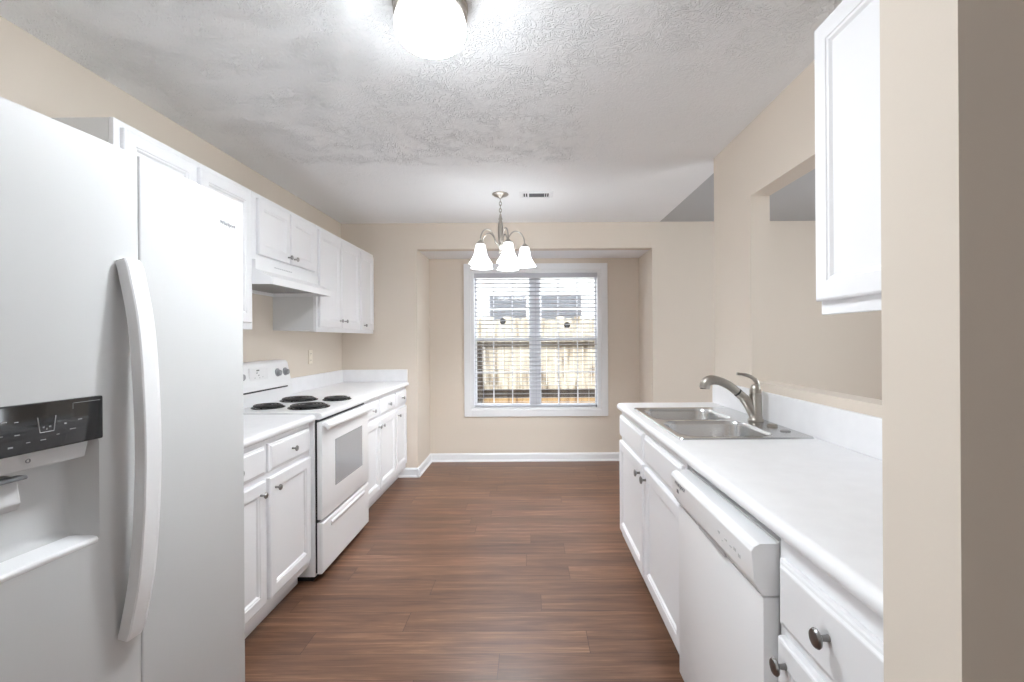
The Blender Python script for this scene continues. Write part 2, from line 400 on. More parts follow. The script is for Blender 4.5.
struct('wall_front', B(XD, XR + RT, YD0, YD1, 0, H), WALL)
b = new()
box(b, XL, EX, RY - 0.1, RY, 0, H)
struct('wall_rear', b, WALL)
b = new()
box(b, EX, EX + 0.1, RY, 0.3, 0, H); box(b, EX, EX + 0.1, 2.9, YB, 0, H); box(b, EX, EX + 0.1, 0.3, 2.9, 0, 0.55); box(b, EX, EX + 0.1, 0.3, 2.9, 2.25, H)
struct('wall_east', b, WALL)

def base(name, axis, at, a0, a1, side):
    """Baseboard with a shoe moulding along axis, on the wall face at, standing out towards side."""
    pr = [(0, 0), (0.022, 0), (0.022, 0.008), (0.017, 0.017), (0.012, 0.02), (0.012, 0.072), (0.008, 0.082), (0.002, 0.09), (0, 0.09)]
    struct(name, prism(new(), [(at + side * p, q) for p, q in pr], axis, a0, a1), TRIM)
base('baseboard_back', 'x', YB, -1.278, NX0 + 0.022, -1)
base('baseboard_nook_left', 'y', NX0, YB - 0.022, YN, 1)
base('baseboard_nook', 'x', YN, NX0, NX1, -1)
base('baseboard_nook_right', 'y', NX1, YB - 0.022, YN, -1)
base('baseboard_dining', 'x', YB, NX1 - 0.022, EX, -1)

# ---- window: casing, two pairs of sashes with muntins, glass
win = bpy.data.objects.new('window_1', None); C.objects.link(win); win['kind'] = 'structure'
b = new(); cw = 0.072
prof = [(WX0 - cw, WX0), (WX1, WX1 + cw)]
box(b, WX0 - cw, WX0, YN - 0.018, YN, WZ0 - 0.075, WZ1 + 0.07, 0.004); box(b, WX1, WX1 + cw, YN - 0.018, YN, WZ0 - 0.075, WZ1 + 0.07, 0.004)
box(b, WX0, WX1, YN - 0.018, YN, WZ1, WZ1 + 0.07, 0.004); box(b, WX0, WX1, YN - 0.018, YN, WZ0 - 0.075, WZ0, 0.004)
struct('window_casing', b, TRIM, win)
b = new()
MX0, MX1 = 0.012, 0.098
fy0, fy1 = YN + 0.062, YN + 0.128
box(b, WX0, WX0 + 0.035, YN + 0.001, fy1, WZ0, WZ1); box(b, WX1 - 0.035, WX1, YN + 0.001, fy1, WZ0, WZ1)
box(b, WX0 + 0.035, WX1 - 0.035, YN + 0.001, fy1, WZ1 - 0.03, WZ1); box(b, WX0 + 0.035, WX1 - 0.035, YN + 0.001, fy1, WZ0, WZ0 + 0.022)
box(b, MX0, MX1, fy0, fy1, WZ0 + 0.022, WZ1 - 0.03)
struct('window_frame', b, TRIM, win)
for (sx0, sx1) in ((WX0 + 0.035, MX0), (MX1, WX1 - 0.035)):
    for (sz0, sz1, sy) in ((WZ0 + 0.022, 1.335, fy0 + 0.004), (1.30, WZ1 - 0.03, fy0 + 0.034)):
        b = new(); st = 0.022; t = 0.026
        box(b, sx0, sx0 + st, sy, sy + t, sz0, sz1, 0.002, 1); box(b, sx1 - st, sx1, sy, sy + t, sz0, sz1, 0.002, 1)
        box(b, sx0 + st, sx1 - st, sy, sy + t, sz0, sz0 + 0.032, 0.002, 1); box(b, sx0 + st, sx1 - st, sy, sy + t, sz1 - 0.03, sz1, 0.002, 1)
        sash = struct('window_sash', b, TRIM, win)
        b = new(); ww = sx1 - sx0; mt = 0.0055
        for k in (1, 2):
            x = sx0 + ww * k / 3; box(b, x - mt, x + mt, sy + 0.006, sy + 0.019, sz0 + 0.03, sz1 - 0.03)
        zc = sz0 + (sz1 - sz0) * 0.5; box(b, sx0 + st, sx1 - st, sy + 0.007, sy + 0.018, zc - mt, zc + mt)
        struct('muntins', b, TRIM, sash)
        struct('glass_pane', B(sx0 + st, sx1 - st, sy + 0.011, sy + 0.014, sz0 + 0.03, sz1 - 0.03), GLASS, sash)

# ------------------------------------------------------------------ cabinets
def hinge_door(t, X, side, y0, y1, z0, z1, knob=None, name='door'):
    d = obj(name, nested(new(), X, side, y0, y1, z0, z1, DOOR), CAB, t)
    if knob: obj('knob', knob_bm(X + side * T, knob[0], knob[1], side), KNOBM if side < 0 else KNOBL, d, True)
    return d
def drawer(t, X, side, y0, y1, z0, z1, knob=None, name='drawer_front'):
    d = obj(name, nested(new(), X, side, y0, y1, z0, z1, DRAWER), CAB, t)
    if knob: obj('knob', knob_bm(X + side * T, knob[0], knob[1], side), KNOBM if side < 0 else KNOBL, d, True)
    return d

UF = -1.505                               # face frame of the left wall cabinets
UZ0, UZ1 = 1.38, 2.135
def upper(label, y0, y1, z0, doors, group='white wall cabinets along the left wall'):
    t = thing('wall_cabinet', label, 'cabinet', (-1.66, (y0 + y1) / 2, z0), group)
    obj('cabinet_box', B(XL, UF - 0.019, y0, y1, z0 + 0.012, UZ1 - 0.002), CABIN, t)
    obj('face_frame', B(UF - 0.019, UF, y0, y1, z0, UZ1, 0.0015, 1), CAB, t)
    for (a, c, kn) in doors: hinge_door(t, UF + 0.001, 1, a, c, z0 + (0.035 if z0 < 1.5 else 0.03), UZ1 - 0.028, kn)
    return t
upper('long white two-door wall cabinet nearest the refrigerator, its left half cut off by it', 1.74, 2.603, UZ0, [(1.766, 2.145, (2.105, 1.50)), (2.175, 2.57, (2.205, 1.50))])
upper('short white two-door wall cabinet above the range hood', 2.605, 3.378, 1.765, [(2.64, 2.985, (2.955, 1.83)), (2.998, 3.345, (3.03, 1.83))])
upper('tall white two-door wall cabinet just past the range hood', 3.38, 4.232, UZ0, [(3.405, 3.795, (3.755, 1.47)), (3.808, 4.205, (3.85, 1.47))])
upper('narrow white one-door wall cabinet in the far left corner', 4.234, YB - 0.002, UZ0, [(4.245, 4.575, (4.30, 1.45))])

t = thing('wall_cabinet', 'white wall cabinet hanging on the right wall beside the pass-through opening', 'cabinet', (0.95, 0.95, UZ0))
UR = 0.785
obj('cabinet_box', B(UR + 0.019, XR, YD1 + 0.003, 1.292, UZ0 + 0.012, UZ1 + 0.005), CABIN, t)
obj('face_frame', B(UR, UR + 0.019, YD1 + 0.003, 1.292, UZ0, UZ1 + 0.008, 0.0015, 1), CAB, t)
hinge_door(t, UR - 0.001, -1, 0.66, 1.288, UZ0 + 0.036, UZ1 + 0.006)

LF = -1.202                                # face frame of the left base cabinets
CT0, CT1 = 0.875, 0.918                    # counter bottom and top
def lower(label, y0, y1, units, side=1, F=LF, back=XL, group='white base cabinets along the left wall', toe=0.068):
    t = thing('base_cabinet', label, 'cabinet', ((F + back) / 2, (y0 + y1) / 2, 0), group)
    b = new(); fr = F - side * 0.019                  # an open carcass: two sides, bottom and back
    box(b, back, fr, y0, y0 + 0.016, 0.10, CT0 - 0.002); box(b, back, fr, y1 - 0.016, y1, 0.10, CT0 - 0.002)
    box(b, back, fr, y0 + 0.016, y1 - 0.016, 0.10, 0.116); box(b, back, back + side * 0.01, y0 + 0.016, y1 - 0.016, 0.116, CT0 - 0.002)
    obj('cabinet_box', b, CABIN, t)
    obj('face_frame', B(F - side * 0.019, F, y0, y1, 0.10, CT0 - 0.001, 0.0015, 1), CAB, t)
    obj('toe_kick', B(back, F - side * toe, y0, y1, 0, 0.10), CAB, t)
    for (kind, a, c, z0, z1, kn) in units:
        if kind == 'd': hinge_door(t, F + side * 0.001, side, a, c, z0, z1, kn)
        elif kind == 'w': drawer(t, F + side * 0.001, side, a, c, z0, z1, kn)
        else: drawer(t, F + side * 0.001, side, a, c, z0, z1, None, 'false_drawer_front')
    return t
DZ0, DZ1, WZa, WZb = 0.145, 0.695, 0.722, 0.85
lower('white base cabinet with two doors and two drawers between refrigerator and range', 1.70, 2.606,
      [('w', 1.73, 2.145, WZa, WZb, (1.925, 0.786)), ('w', 2.178, 2.582, WZa, WZb, (2.38, 0.786)),
       ('d', 1.73, 2.145, DZ0, DZ1, (2.10, 0.642)), ('d', 2.178, 2.582, DZ0, DZ1, (2.222, 0.642))])
lower('white base cabinet with two doors and two drawers just past the range', 3.378, 4.238,
      [('w', 3.40, 3.765, WZa, WZb, (3.60, 0.786)), ('w', 3.785, 4.222, WZa, WZb, (4.0, 0.786)),
       ('d', 3.40, 3.765, DZ0, DZ1, (3.735, 0.642)), ('d', 3.785, 4.222, DZ0, DZ1, (3.82, 0.642))])
lower('narrow white base cabinet with one door and one drawer in the far left corner', 4.240, YB - 0.003,
      [('w', 4.256, 4.592, WZa, WZb, (4.42, 0.786)), ('d', 4.256, 4.592, DZ0, DZ1, (4.29, 0.642))])
RF = 0.567
lower('white sink base cabinet with two doors under two false drawer fronts', 1.742, YE - 0.02,
      [('f', 2.37, 2.965, WZa, WZb, None), ('f', 1.765, 2.328, WZa, WZb, None),
       ('d', 2.37, 2.965, DZ0, DZ1, (2.41, 0.645)), ('d', 1.765, 2.328, DZ0, DZ1, (2.285, 0.645))],
      -1, RF, XR, 'white base cabinets along the right wall')
lower('white base cabinet with dark round knobs between the dishwasher and the doorway jamb', YD1 + 0.003, 1.092,
      [('w', 0.66, 1.072, 0.682, 0.828, (0.885, 0.765)), ('d', 0.66, 1.072, DZ0, 0.656, (1.035, 0.61))],
      -1, RF, XR, 'white base cabinets along the right wall')

# ------------------------------------------------------------------ countertops
def nose(front, back, side):
    """Counter section (x, z) with a rounded front edge; side=+1 fronts +X."""
    r = 0.021; pts = [(back, CT0), (back, CT1)]
    for k in range(0, 9):
        a = PI / 2 - PI * k / 8
        pts.append((front - side * r + side * r * math.cos(a), (CT0 + CT1) / 2 - 0.0005 + r * math.sin(a)))
    pts.append((front - side * 0.03, CT0)); return pts
CF = -1.166
t = thing('countertop', 'short white laminate countertop between the refrigerator and the range', 'countertop', (-1.5, 2.15, CT0), 'white laminate countertops')
obj('counter_slab', prism(new(), nose(CF, XL, 1), 'y', 1.69, 2.607), COUNTER, t, True)
obj('backsplash', B(XL, XL + 0.019, 1.69, 2.607, CT1, 1.035, 0.004), COUNTER, t)
t = thing('countertop', 'empty white laminate countertop past the range, running into the far left corner', 'countertop', (-1.5, 4.0, CT0), 'white laminate countertops')
obj('counter_slab', prism(new(), nose(CF, XL, 1), 'y', 3.376, YB), COUNTER, t, True)
obj('backsplash', B(XL, XL + 0.019, 3.376, YB, CT1, 1.035, 0.004), COUNTER, t)
obj('end_splash', B(XL + 0.019, CF - 0.012, YB - 0.019, YB, CT1, 1.035, 0.004), COUNTER, t)
RC = 0.540
SX0, SX1, SY0, SY1 = 0.588, 1.130, 1.895, 2.745      # sink outline
t = thing('countertop', 'long white laminate countertop under the pass-through, with the sink let into it', 'countertop', (0.83, 1.8, CT0), 'white laminate countertops')
b = new()
hx0, hx1, hy0, hy1 = SX0 + 0.012, SX1 - 0.012, SY0 + 0.012, SY1 - 0.012
prism(b, nose(RC, hx0, -1), 'y', YD1 + 0.002, YE)
box(b, hx1, XR, YD1 + 0.002, YE, CT0, CT1)
box(b, hx0, hx1, YD1 + 0.002, hy0, CT0, CT1); box(b, hx0, hx1, hy1, YE, CT0, CT1)
obj('counter_slab', b, COUNTER, t, True)
obj('backsplash', B(XR - 0.02, XR, YD1 + 0.002, YE - 0.004, CT1, 1.055, 0.005), COUNTER, t)

# ------------------------------------------------------------------ refrigerator
FX = -0.975
t = thing('refrigerator', 'tall white side-by-side refrigerator with a water dispenser in its left door', 'refrigerator', (-1.4, 1.22, 0))
obj('cabinet_body', B(-1.78, FX - 0.092, 0.80, 1.645, 0.03, 1.765, 0.006), FRIDGE, t)
obj('toe_grille', B(-1.74, FX - 0.07, 0.81, 1.64, 0.0, 0.085, 0.004), PLAST, t)
obj('hinge_cover', B(FX - 0.20, FX - 0.03, 0.815, 0.87, 1.765, 1.785, 0.005), FRIDGE, t)
shear = 0.085
def sh(bm):
    for v in bm.verts: v.co.x += (v.co.y - 1.195) * shear * (1 if v.co.x > FX - 0.07 else 0)
    return bm
# left (freezer) door with the dispenser recess
Y0, Y1, Z0, Z1 = 0.80, 1.198, 0.10, 1.785
HY0, HY1, HZ0, HZ1, RD = 0.885, 1.094, 0.868, 1.105, 0.062
ys = [Y0, HY0, HY1, Y1]; zs = [Z0, HZ0, HZ1, Z1]
b = new()
G = [[b.verts.new((FX, y, z)) for z in zs] for y in ys]
for i in range(3):
    for j in range(3):
        if (i, j) != (1, 1): b.faces.new((G[i][j], G[i + 1][j], G[i + 1][j + 1], G[i][j + 1]))
K = [[b.verts.new((FX - 0.09, y, z)) for z in zs] for y in ys]
for i in range(3):
    for j in range(3): b.faces.new((K[i][j], K[i][j + 1], K[i + 1][j + 1], K[i + 1][j]))
for j in range(3):
    b.faces.new((G[0][j], G[0][j + 1], K[0][j + 1], K[0][j])); b.faces.new((G[3][j], K[3][j], K[3][j + 1], G[3][j + 1]))
    b.faces.new((G[j][0], K[j][0], K[j + 1][0], G[j + 1][0])); b.faces.new((G[j][3], G[j + 1][3], K[j + 1][3], K[j][3]))
ri = 0.022
R = [b.verts.new((FX - RD, y, z)) for y, z in ((HY0 + ri, HZ0 + 0.03), (HY1 - ri, HZ0 + 0.03), (HY1 - ri, HZ1), (HY0 + ri, HZ1))]
Q = [G[1][1], G[2][1], G[2][2], G[1][2]]
for k in range(4): b.faces.new((Q[k], Q[(k + 1) % 4], R[(k + 1) % 4], R[k]))
b.faces.new(R)
outer = [e for e in b.edges if sum(1 for v in e.verts if v.co.x > FX - 0.001) == 2 and all(min(abs(v.co.y - Y0), abs(v.co.y - Y1), abs(v.co.z - Z0), abs(v.co.z - Z1)) < 1e-5 for v in e.verts)
         and (abs(e.verts[0].co.y - e.verts[1].co.y) < 1e-5 or abs(e.verts[0].co.z - e.verts[1].co.z) < 1e-5)
         and len([f for f in e.link_faces if abs(f.calc_center_median().x - FX) < 1e-4]) == 1]
bmesh.ops.bevel(b, geom=outer, offset=0.006, segments=3, affect='EDGES', profile=0.5)
inner = [e for e in b.edges if e.is_valid and all(v.co.x > FX - RD - 0.001 and HY0 - 1e-4 < v.co.y < HY1 + 1e-4 and HZ0 - 1e-4 < v.co.z < HZ1 + 1e-4 for v in e.verts) and any(v.co.x < FX - 0.01 for v in e.verts)]
bmesh.ops.bevel(b, geom=inner, offset=0.012, segments=3, affect='EDGES', profile=0.5)
fd = obj('freezer_door', sh(b), FRIDGE, t, True, 50)
obj('control_panel', sh(B(FX - 0.004, FX + 0.0065, 0.878, 1.098, 1.100, 1.198, 0.004)), BLACK, fd, True, 50)
b = new(); px = FX + 0.0072
for (y, z, wy, wz) in ((0.905, 1.168, 0.012, 0.003), (0.925, 1.165, 0.010, 0.002), (0.900, 1.142, 0.008, 0.002), (0.926, 1.140, 0.012, 0.002), (0.945, 1.122, 0.010, 0.002), (0.915, 1.118, 0.012, 0.004),
                       (0.972, 1.122, 0.014, 0.002), (1.000, 1.128, 0.008, 0.002), (1.015, 1.148, 0.006, 0.003), (1.030, 1.134, 0.018, 0.003), (1.045, 1.152, 0.012, 0.002), (0.985, 1.147, 0.006, 0.004), (0.973, 1.147, 0.005, 0.004), (0.979, 1.143, 0.004, 0.004)):
    box(b, px - 0.0003, px, y - wy * 0.36, y + wy * 0.36, z - wz * 0.4, z + wz * 0.4)
for pts in (((0.962, 1.168), (0.966, 1.137)), ((0.966, 1.137), (0.992, 1.137)), ((0.992, 1.137), (0.996, 1.168))):
    (ya, za), (yb, zb) = pts
    tube(b, [(px - 0.0002, ya, za), (px - 0.0002, yb, zb)], 0.0009, 6)
for (ya, yb, za, zb) in ((1.03, 1.09, 1.188, 1.189), (1.03, 1.031, 1.176, 1.189)): box(b, px - 0.0003, px, ya, yb, za, zb)
obj('icon_print', sh(b), GREYP, fd)
b = new()
prism(b, [(FX - 0.055, 1.100), (FX - 0.004, 1.100), (FX - 0.012, 1.064), (FX - 0.055, 1.058)], 'y', HY0 + 0.004, HY1 - 0.02, 0.003)
obj('dispenser_chute', sh(b), PLAST, fd)
obj('chute_mark', sh(lathe(new(), [(0.0045, 0), (0.0045, 0.0012), (0.003, 0.0012), (0.003, 0)], (FX - 0.0075, 0.957, 1.083), 'x', 16, True)), GREYM, fd)
b = new(); prism(b, [(FX - 0.058, 1.055), (FX - 0.03, 1.05), (FX - 0.022, 1.0), (FX - 0.028, 0.985), (FX - 0.058, 0.99)], 'y', 0.908, 0.958, 0.003)
obj('dispenser_paddle', sh(b), PLAST, fd)
obj('paddle_slot', sh(B(FX - 0.034, FX - 0.012, 0.905, 0.962, 1.046, 1.054, 0.003)), GREYM, fd)
b = new(); prism(b, [(FX - 0.058, 0.892), (FX - 0.001, 0.879), (FX + 0.002, 0.874), (FX + 0.001, 0.866), (FX - 0.01, 0.864), (FX - 0.058, 0.872)], 'y', HY0 + 0.004, HY1 - 0.004, 0.002)
obj('drip_tray', sh(b), APPL, fd)
# right (fresh food) door
b = B(FX - 0.09, FX, 1.201, 1.634, 0.10, 1.785, 0.006, 3)
obj('door_gap_strip', B(FX - 0.07, FX - 0.005, Y1 - 0.004, 1.205, 0.11, 1.78), FRIDGE, t)  # pale filler in the seam, standing in for the lit door edges
rd = obj('fridge_door', b, FRIDGE, t, True, 50)
def handle(yc, par, lean):
    pts = spline([(FX + 0.010, yc, 0.612), (FX + 0.020, yc, 0.65), (FX + 0.044, yc, 0.80), (FX + 0.056, yc, 1.06), (FX + 0.044, yc, 1.33), (FX + 0.020, yc, 1.478), (FX + 0.010, yc, 1.515)], 8)
    bm = new(); hw, th = 0.029, 0.013
    rings = []
    for i, p in enumerate(pts):
        tg = (pts[min(i + 1, len(pts) - 1)] - pts[max(i - 1, 0)]).normalized()
        nrm = Vector((tg.z, 0, -tg.x))
        cs = [(-hw, -th), (hw, -th), (hw, th * 0.1), (hw * 0.3, th), (-hw * 0.9, th), (-hw, th * 0.8)]
        rings.append([bm.verts.new(p + Vector((0, u, 0)) + nrm * v) for u, v in cs])
    for a, c in zip(rings, rings[1:]):
        for k in range(6): bm.faces.new((a[k], a[(k + 1) % 6], c[(k + 1) % 6], c[k]))
    bm.faces.new(rings[0]); bm.faces.new(rings[-1])
    if lean: bm = sh(bm)
    return obj('handle', bm, APPL, par, True, 25)
handle(1.165, fd, True)

def text_mesh(s, size):
    cu = bpy.data.curves.new('lettering', 'FONT'); cu.body = s; cu.size = size; cu.align_x = 'CENTER'; cu.align_y = 'CENTER'; cu.extrude = 0.0004
    o = bpy.data.objects.new('lettering', cu); C.objects.link(o)
    me = bpy.data.meshes.new_from_object(o.evaluated_get(bpy.context.evaluated_depsgraph_get()))
    bpy.data.objects.remove(o); bm = new(); bm.from_mesh(me); bpy.data.meshes.remove(me); return bm
def lettering(name, s, size, loc, face, m, parent):
    bm = text_mesh(s, size)
    rot = Matrix.Rotation(PI / 2 if face == '+x' else -PI / 2, 4, 'Z') @ Matrix.Rotation(PI / 2, 4, 'X')
    bmesh.ops.transform(bm, matrix=Matrix.Translation(loc) @ rot, verts=bm.verts[:])
    return obj(name, bm, m, parent)
lettering('logo_lettering', 'Whirlpool', 0.019, (FX + 0.0006, 1.552, 1.696), '+x', GREYM, rd)

# ------------------------------------------------------------------ range
RY0, RY1 = 2.612, 3.372
OX = -1.136
t = thing('range', 'white freestanding electric coil range between the two left countertops', 'stove', (-1.5, (RY0 + RY1) / 2, 0))
obj('oven_body', B(-1.78, OX - 0.042, RY0, RY1, 0.03, 0.886, 0.004), APPL, t)
obj('door_gap_strip', B(OX - 0.0425, OX - 0.029, RY0 + 0.012, RY1 - 0.012, 0.045, 0.885), DARK, t)  # dark strip standing in for the shade in the gap behind the door
obj('range_gap_shade', B(-1.75, OX - 0.06, RY0 + 0.02, RY1 - 0.02, 0.0, 0.03), DARK, t)  # dark block put in for the shadow gap under the range
b = new(); prism(b, [(-1.79, 0.888), (OX - 0.012, 0.888), (OX - 0.001, 0.893), (OX + 0.002, 0.905), (OX - 0.003, 0.918), (OX - 0.018, 0.925), (-1.79, 0.925)], 'y', RY0, RY1)
obj('cooktop', b, APPL, t, True)
od = obj('oven_door', B(OX - 0.03, OX, RY0 + 0.004, RY1 - 0.004, 0.338, 0.872, 0.006), APPL, t, True, 50)
obj('door_window', nested(new(), OX, 1, 2.79, 3.235, 0.478, 0.745, [(0, -0.003), (0, 0.0015), (0.004, 0.002), (0.006, 0.0005)]), OVGLASS, od)
b = new()
prism(b, [(OX - 0.002, 0.868), (OX + 0.022, 0.862), (OX + 0.034, 0.852), (OX + 0.035, 0.838), (OX + 0.026, 0.828), (OX + 0.018, 0.828), (OX + 0.02, 0.842), (OX - 0.002, 0.848)], 'y', RY0 + 0.02, RY1 - 0.02, 0.003)
obj('door_handle', b, APPL, od, True, 50)
dr = obj('storage_drawer', nested(new(), OX - 0.03, 1, RY0 + 0.004, RY1 - 0.004, 0.045, 0.322, [(0, 0), (0, 0.022), (0.004, 0.028), (0.010, 0.030)]), APPL, t)
b = new()
prism(b, [(OX - 0.001, 0.30), (OX + 0.008, 0.297), (OX + 0.011, 0.288), (OX + 0.004, 0.272), (OX - 0.001, 0.268)], 'y', RY0 + 0.11, RY1 - 0.11, 0.003)
obj('drawer_pull', b, APPL, dr, True, 50)
# back panel
bgp = [(-1.80, 0.925), (-1.67, 0.925), (-1.67, 1.02), (-1.682, 1.04), (-1.705, 1.172), (-1.72, 1.185), (-1.80, 1.185)]
bk = obj('back_panel', prism(new(), bgp, 'y', RY0, RY1, 0.003), APPL, t, True, 50)
obj('vent_slot', B(-1.673, -1.667, RY0 + 0.05, RY1 - 0.07, 1.004, 1.013, 0.001), DARK, bk)
def on_panel(y, z): return (-1.682 - (z - 1.04) * 0.174, y, z)
b = new()
for y in (2.69, 2.80, 3.215, 3.315):
    x, _, z = on_panel(y, 1.105)
    kn = obj('knob', lathe(new(), [(0.029, -0.003), (0.029, 0.003), (0.022, 0.006), (0.019, 0.022), (0.016, 0.025), (0, 0.025)], (x, y, z), 'x', 20), DKNOB, bk, True)
cl = obj('clock_panel', nested(new(), -1.697, 1, 2.89, 3.09, 1.068, 1.150, [(0, 0), (0, 0.007), (0.003, 0.009)]), APPL, bk)
b = new()
for (y, z, wy, wz) in ((2.975, 1.135, 0.03, 0.008), (2.965, 1.12, 0.012, 0.006), (2.945, 1.09, 0.008, 0.003), (2.995, 1.088, 0.008, 0.003), (3.03, 1.092, 0.008, 0.003), (2.985, 1.105, 0.014, 0.004)):
    box(b, -1.689, -1.6872, y - wy / 2, y + wy / 2, z - wz / 2, z + wz / 2)
obj('clock_print', b, GREYM, bk)
def burner(x, y, r):
    pan = obj('drip_pan', lathe(new(), [(0, -0.004), (r * 0.75, -0.002), (r * 0.92, 0.003), (r, 0.005), (r * 1.03, 0.003), (r * 1.03, 0)], (x, y, 0.926), 'z', 36), PAN, t, True)
    n = 4 if r > 0.1 else 3; pts = []
    for k in range(n * 28 + 1):
        a = 2 * PI * k / 28; rr = r * 0.2 + (r * 0.72) * k / (n * 28)
        pts.append((x + rr * math.cos(a), y + rr * math.sin(a), 0.938))
    bm = tube(new(), pts, 0.0075, 8)
    for q in range(3):
        a = q * 2 * PI / 3 + 0.5
        tube(bm, [(x, y, 0.931), (x + r * 0.9 * math.cos(a), y + r * 0.9 * math.sin(a), 0.931)], 0.003, 6)
    obj('coil', bm, COIL, pan, True)
burner(-1.305, 2.83, 0.112); burner(-1.545, 2.83, 0.088); burner(-1.525, 3.165, 0.112); burner(-1.285, 3.19, 0.088)

# ------------------------------------------------------------------ range hood
t = thing('range_hood', 'white under-cabinet range hood above the coil range', 'range hood', (-1.6, 2.99, 1.63))
HX = -1.395
b = new()
prism(b, [(XL, 1.764), (-1.488, 1.764), (-1.488, 1.712), (HX, 1.668), (HX, 1.628), (HX - 0.012, 1.628), (HX - 0.012, 1.656), (-1.50, 1.66), (XL, 1.66)], 'y', 2.612, 3.371)
for ya, yb in ((2.606, 2.6119), (3.3711, 3.377)): prism(b, [(XL, 1.764), (-1.488, 1.764), (-1.488, 1.712), (HX, 1.668), (HX, 1.628), (XL, 1.628)], 'y', ya, yb)
box(b, XL, XL + 0.01, 2.612, 3.371, 1.628, 1.66)
obj('hood_shell', b, APPL, t)
obj('filter', B(XL + 0.06, -1.46, 2.72, 3.26, 1.640, 1.652, 0.003), FILT, t)
obj('filter_frame', B(XL + 0.01, HX - 0.02, 2.612, 3.371, 1.650, 1.657), STEEL, t)
b = new()
for k in range(10): box(b, -1.489, -1.4872, 2.80 + k * 0.021, 2.814 + k * 0.021, 1.742, 1.748)
obj('front_vents', b, LGREYM, t)

# ------------------------------------------------------------------ dishwasher
t = thing('dishwasher', 'white built-in dishwasher in the right-hand run below the countertop', 'dishwasher', (0.8, 1.395, 0))
DY0, DY1 = 1.103, 1.734
obj('tub_body', B(0.57, XR - 0.03, DY0 + 0.004, DY1 - 0.004, 0.02, 0.85), CABIN, t)
dd = obj('dishwasher_door', B(0.532, 0.57, DY0, DY1, 0.115, 0.722, 0.004), APPL, t, True, 50)
obj('kick_plate', B(0.625, 0.645, DY0, DY1, 0.0, 0.112, 0.003), APPL, t)
b = new(); prism(b, [(0.57, 0.726), (0.532, 0.726), (0.512, 0.756), (0.5055, 0.828), (0.511, 0.838), (0.525, 0.846), (0.57, 0.846)], 'y', DY0, DY1, 0.002)
cp = obj('control_fascia', b, APPL, t, True, 50)
def on_f(z): return 0.512 - (z - 0.756) * 0.0903 - 0.0006
b = new()
for k, (y, z, wy, wz) in enumerate(((1.30, 0.795, 0.012, 0.006), (1.28, 0.780, 0.006, 0.003), (1.255, 0.792, 0.014, 0.005), (1.225, 0.788, 0.012, 0.003), (1.20, 0.792, 0.012, 0.008), (1.175, 0.786, 0.012, 0.008))):
    box(b, on_f(z) - 0.0006, on_f(z) + 0.001, y - wy / 2, y + wy / 2, z - wz / 2, z + wz / 2)
obj('button_print', b, LGREYM, cp)
bm = text_mesh('Whirlpool', 0.026)
bmesh.ops.transform(bm, matrix=Matrix.Translation((on_f(0.815), 1.635, 0.818)) @ Matrix.Rotation(-PI / 2, 4, 'Z') @ Matrix.Rotation(PI / 2 - 0.09, 4, 'X'), verts=bm.verts[:])
obj('logo_lettering', bm, GREYM, cp)
b = new(); box(b, on_f(0.79) - 0.0006, on_f(0.79) + 0.001, 1.655, 1.672, 0.784, 0.796); obj('model_mark', b, GREYM, cp)
# recessed grip under the fascia
b = new(); prism(b, [(0.531, 0.7255), (0.5215, 0.7405), (0.524, 0.7255)], 'y', 1.30, 1.50); obj('grip_recess', b, LGREYM, cp)

# ------------------------------------------------------------------ sink
def rrect(x0, x1, y0, y1, r, n=6):
    out = []
    for cx, cy, a0 in ((x1 - r, y1 - r, 0), (x0 + r, y1 - r, PI / 2), (x0 + r, y0 + r, PI), (x1 - r, y0 + r, 1.5 * PI)):
        for k in range(n + 1):
            a = a0 + PI / 2 * k / n; out.append((cx + r * math.cos(a), cy + r * math.sin(a)))
    return out
t = thing('kitchen_sink', 'stainless steel double-bowl drop-in sink in the right countertop', 'sink', (0.85, 2.31, CT1))
b = new(); zt = CT1 + 0.006
def ring(bm, pts, z): return [bm.verts.new((x, y, z)) for x, y in pts]
def bridge(bm, a, c):
    n = len(a)
    for k in range(n): bm.faces.new((a[k], a[(k + 1) % n], c[(k + 1) % n], c[k]))
o0 = ring(b, rrect(SX0, SX1, SY0, SY1, 0.022), CT1 + 0.0005); o1 = ring(b, rrect(SX0 + 0.004, SX1 - 0.004, SY0 + 0.004, SY1 - 0.004, 0.02), zt)
bridge(b, o0, o1)
o2 = ring(b, rrect(SX0 + 0.014, SX1 - 0.014, SY0 + 0.014, SY1 - 0.014, 0.018), zt - 0.001); bridge(b, o1, o2)
bowls = [(0.618, 1.0, 1.932, 2.298), (0.618, 1.0, 2.332, 2.708)]
edges = [b.edges.get((o2[k], o2[(k + 1) % len(o2)])) for k in range(len(o2))]
tops = []
for q in bowls:
    r_ = ring(b, rrect(*q, 0.075), zt - 0.001); tops.append(r_)
    edges += [b.edges.new((r_[k], r_[(k + 1) % len(r_)])) for k in range(len(r_))]
bmesh.ops.triangle_fill(b, edges=edges, use_beauty=True, use_dissolve=False)
deck = obj('sink_deck', b, STEEL, t)
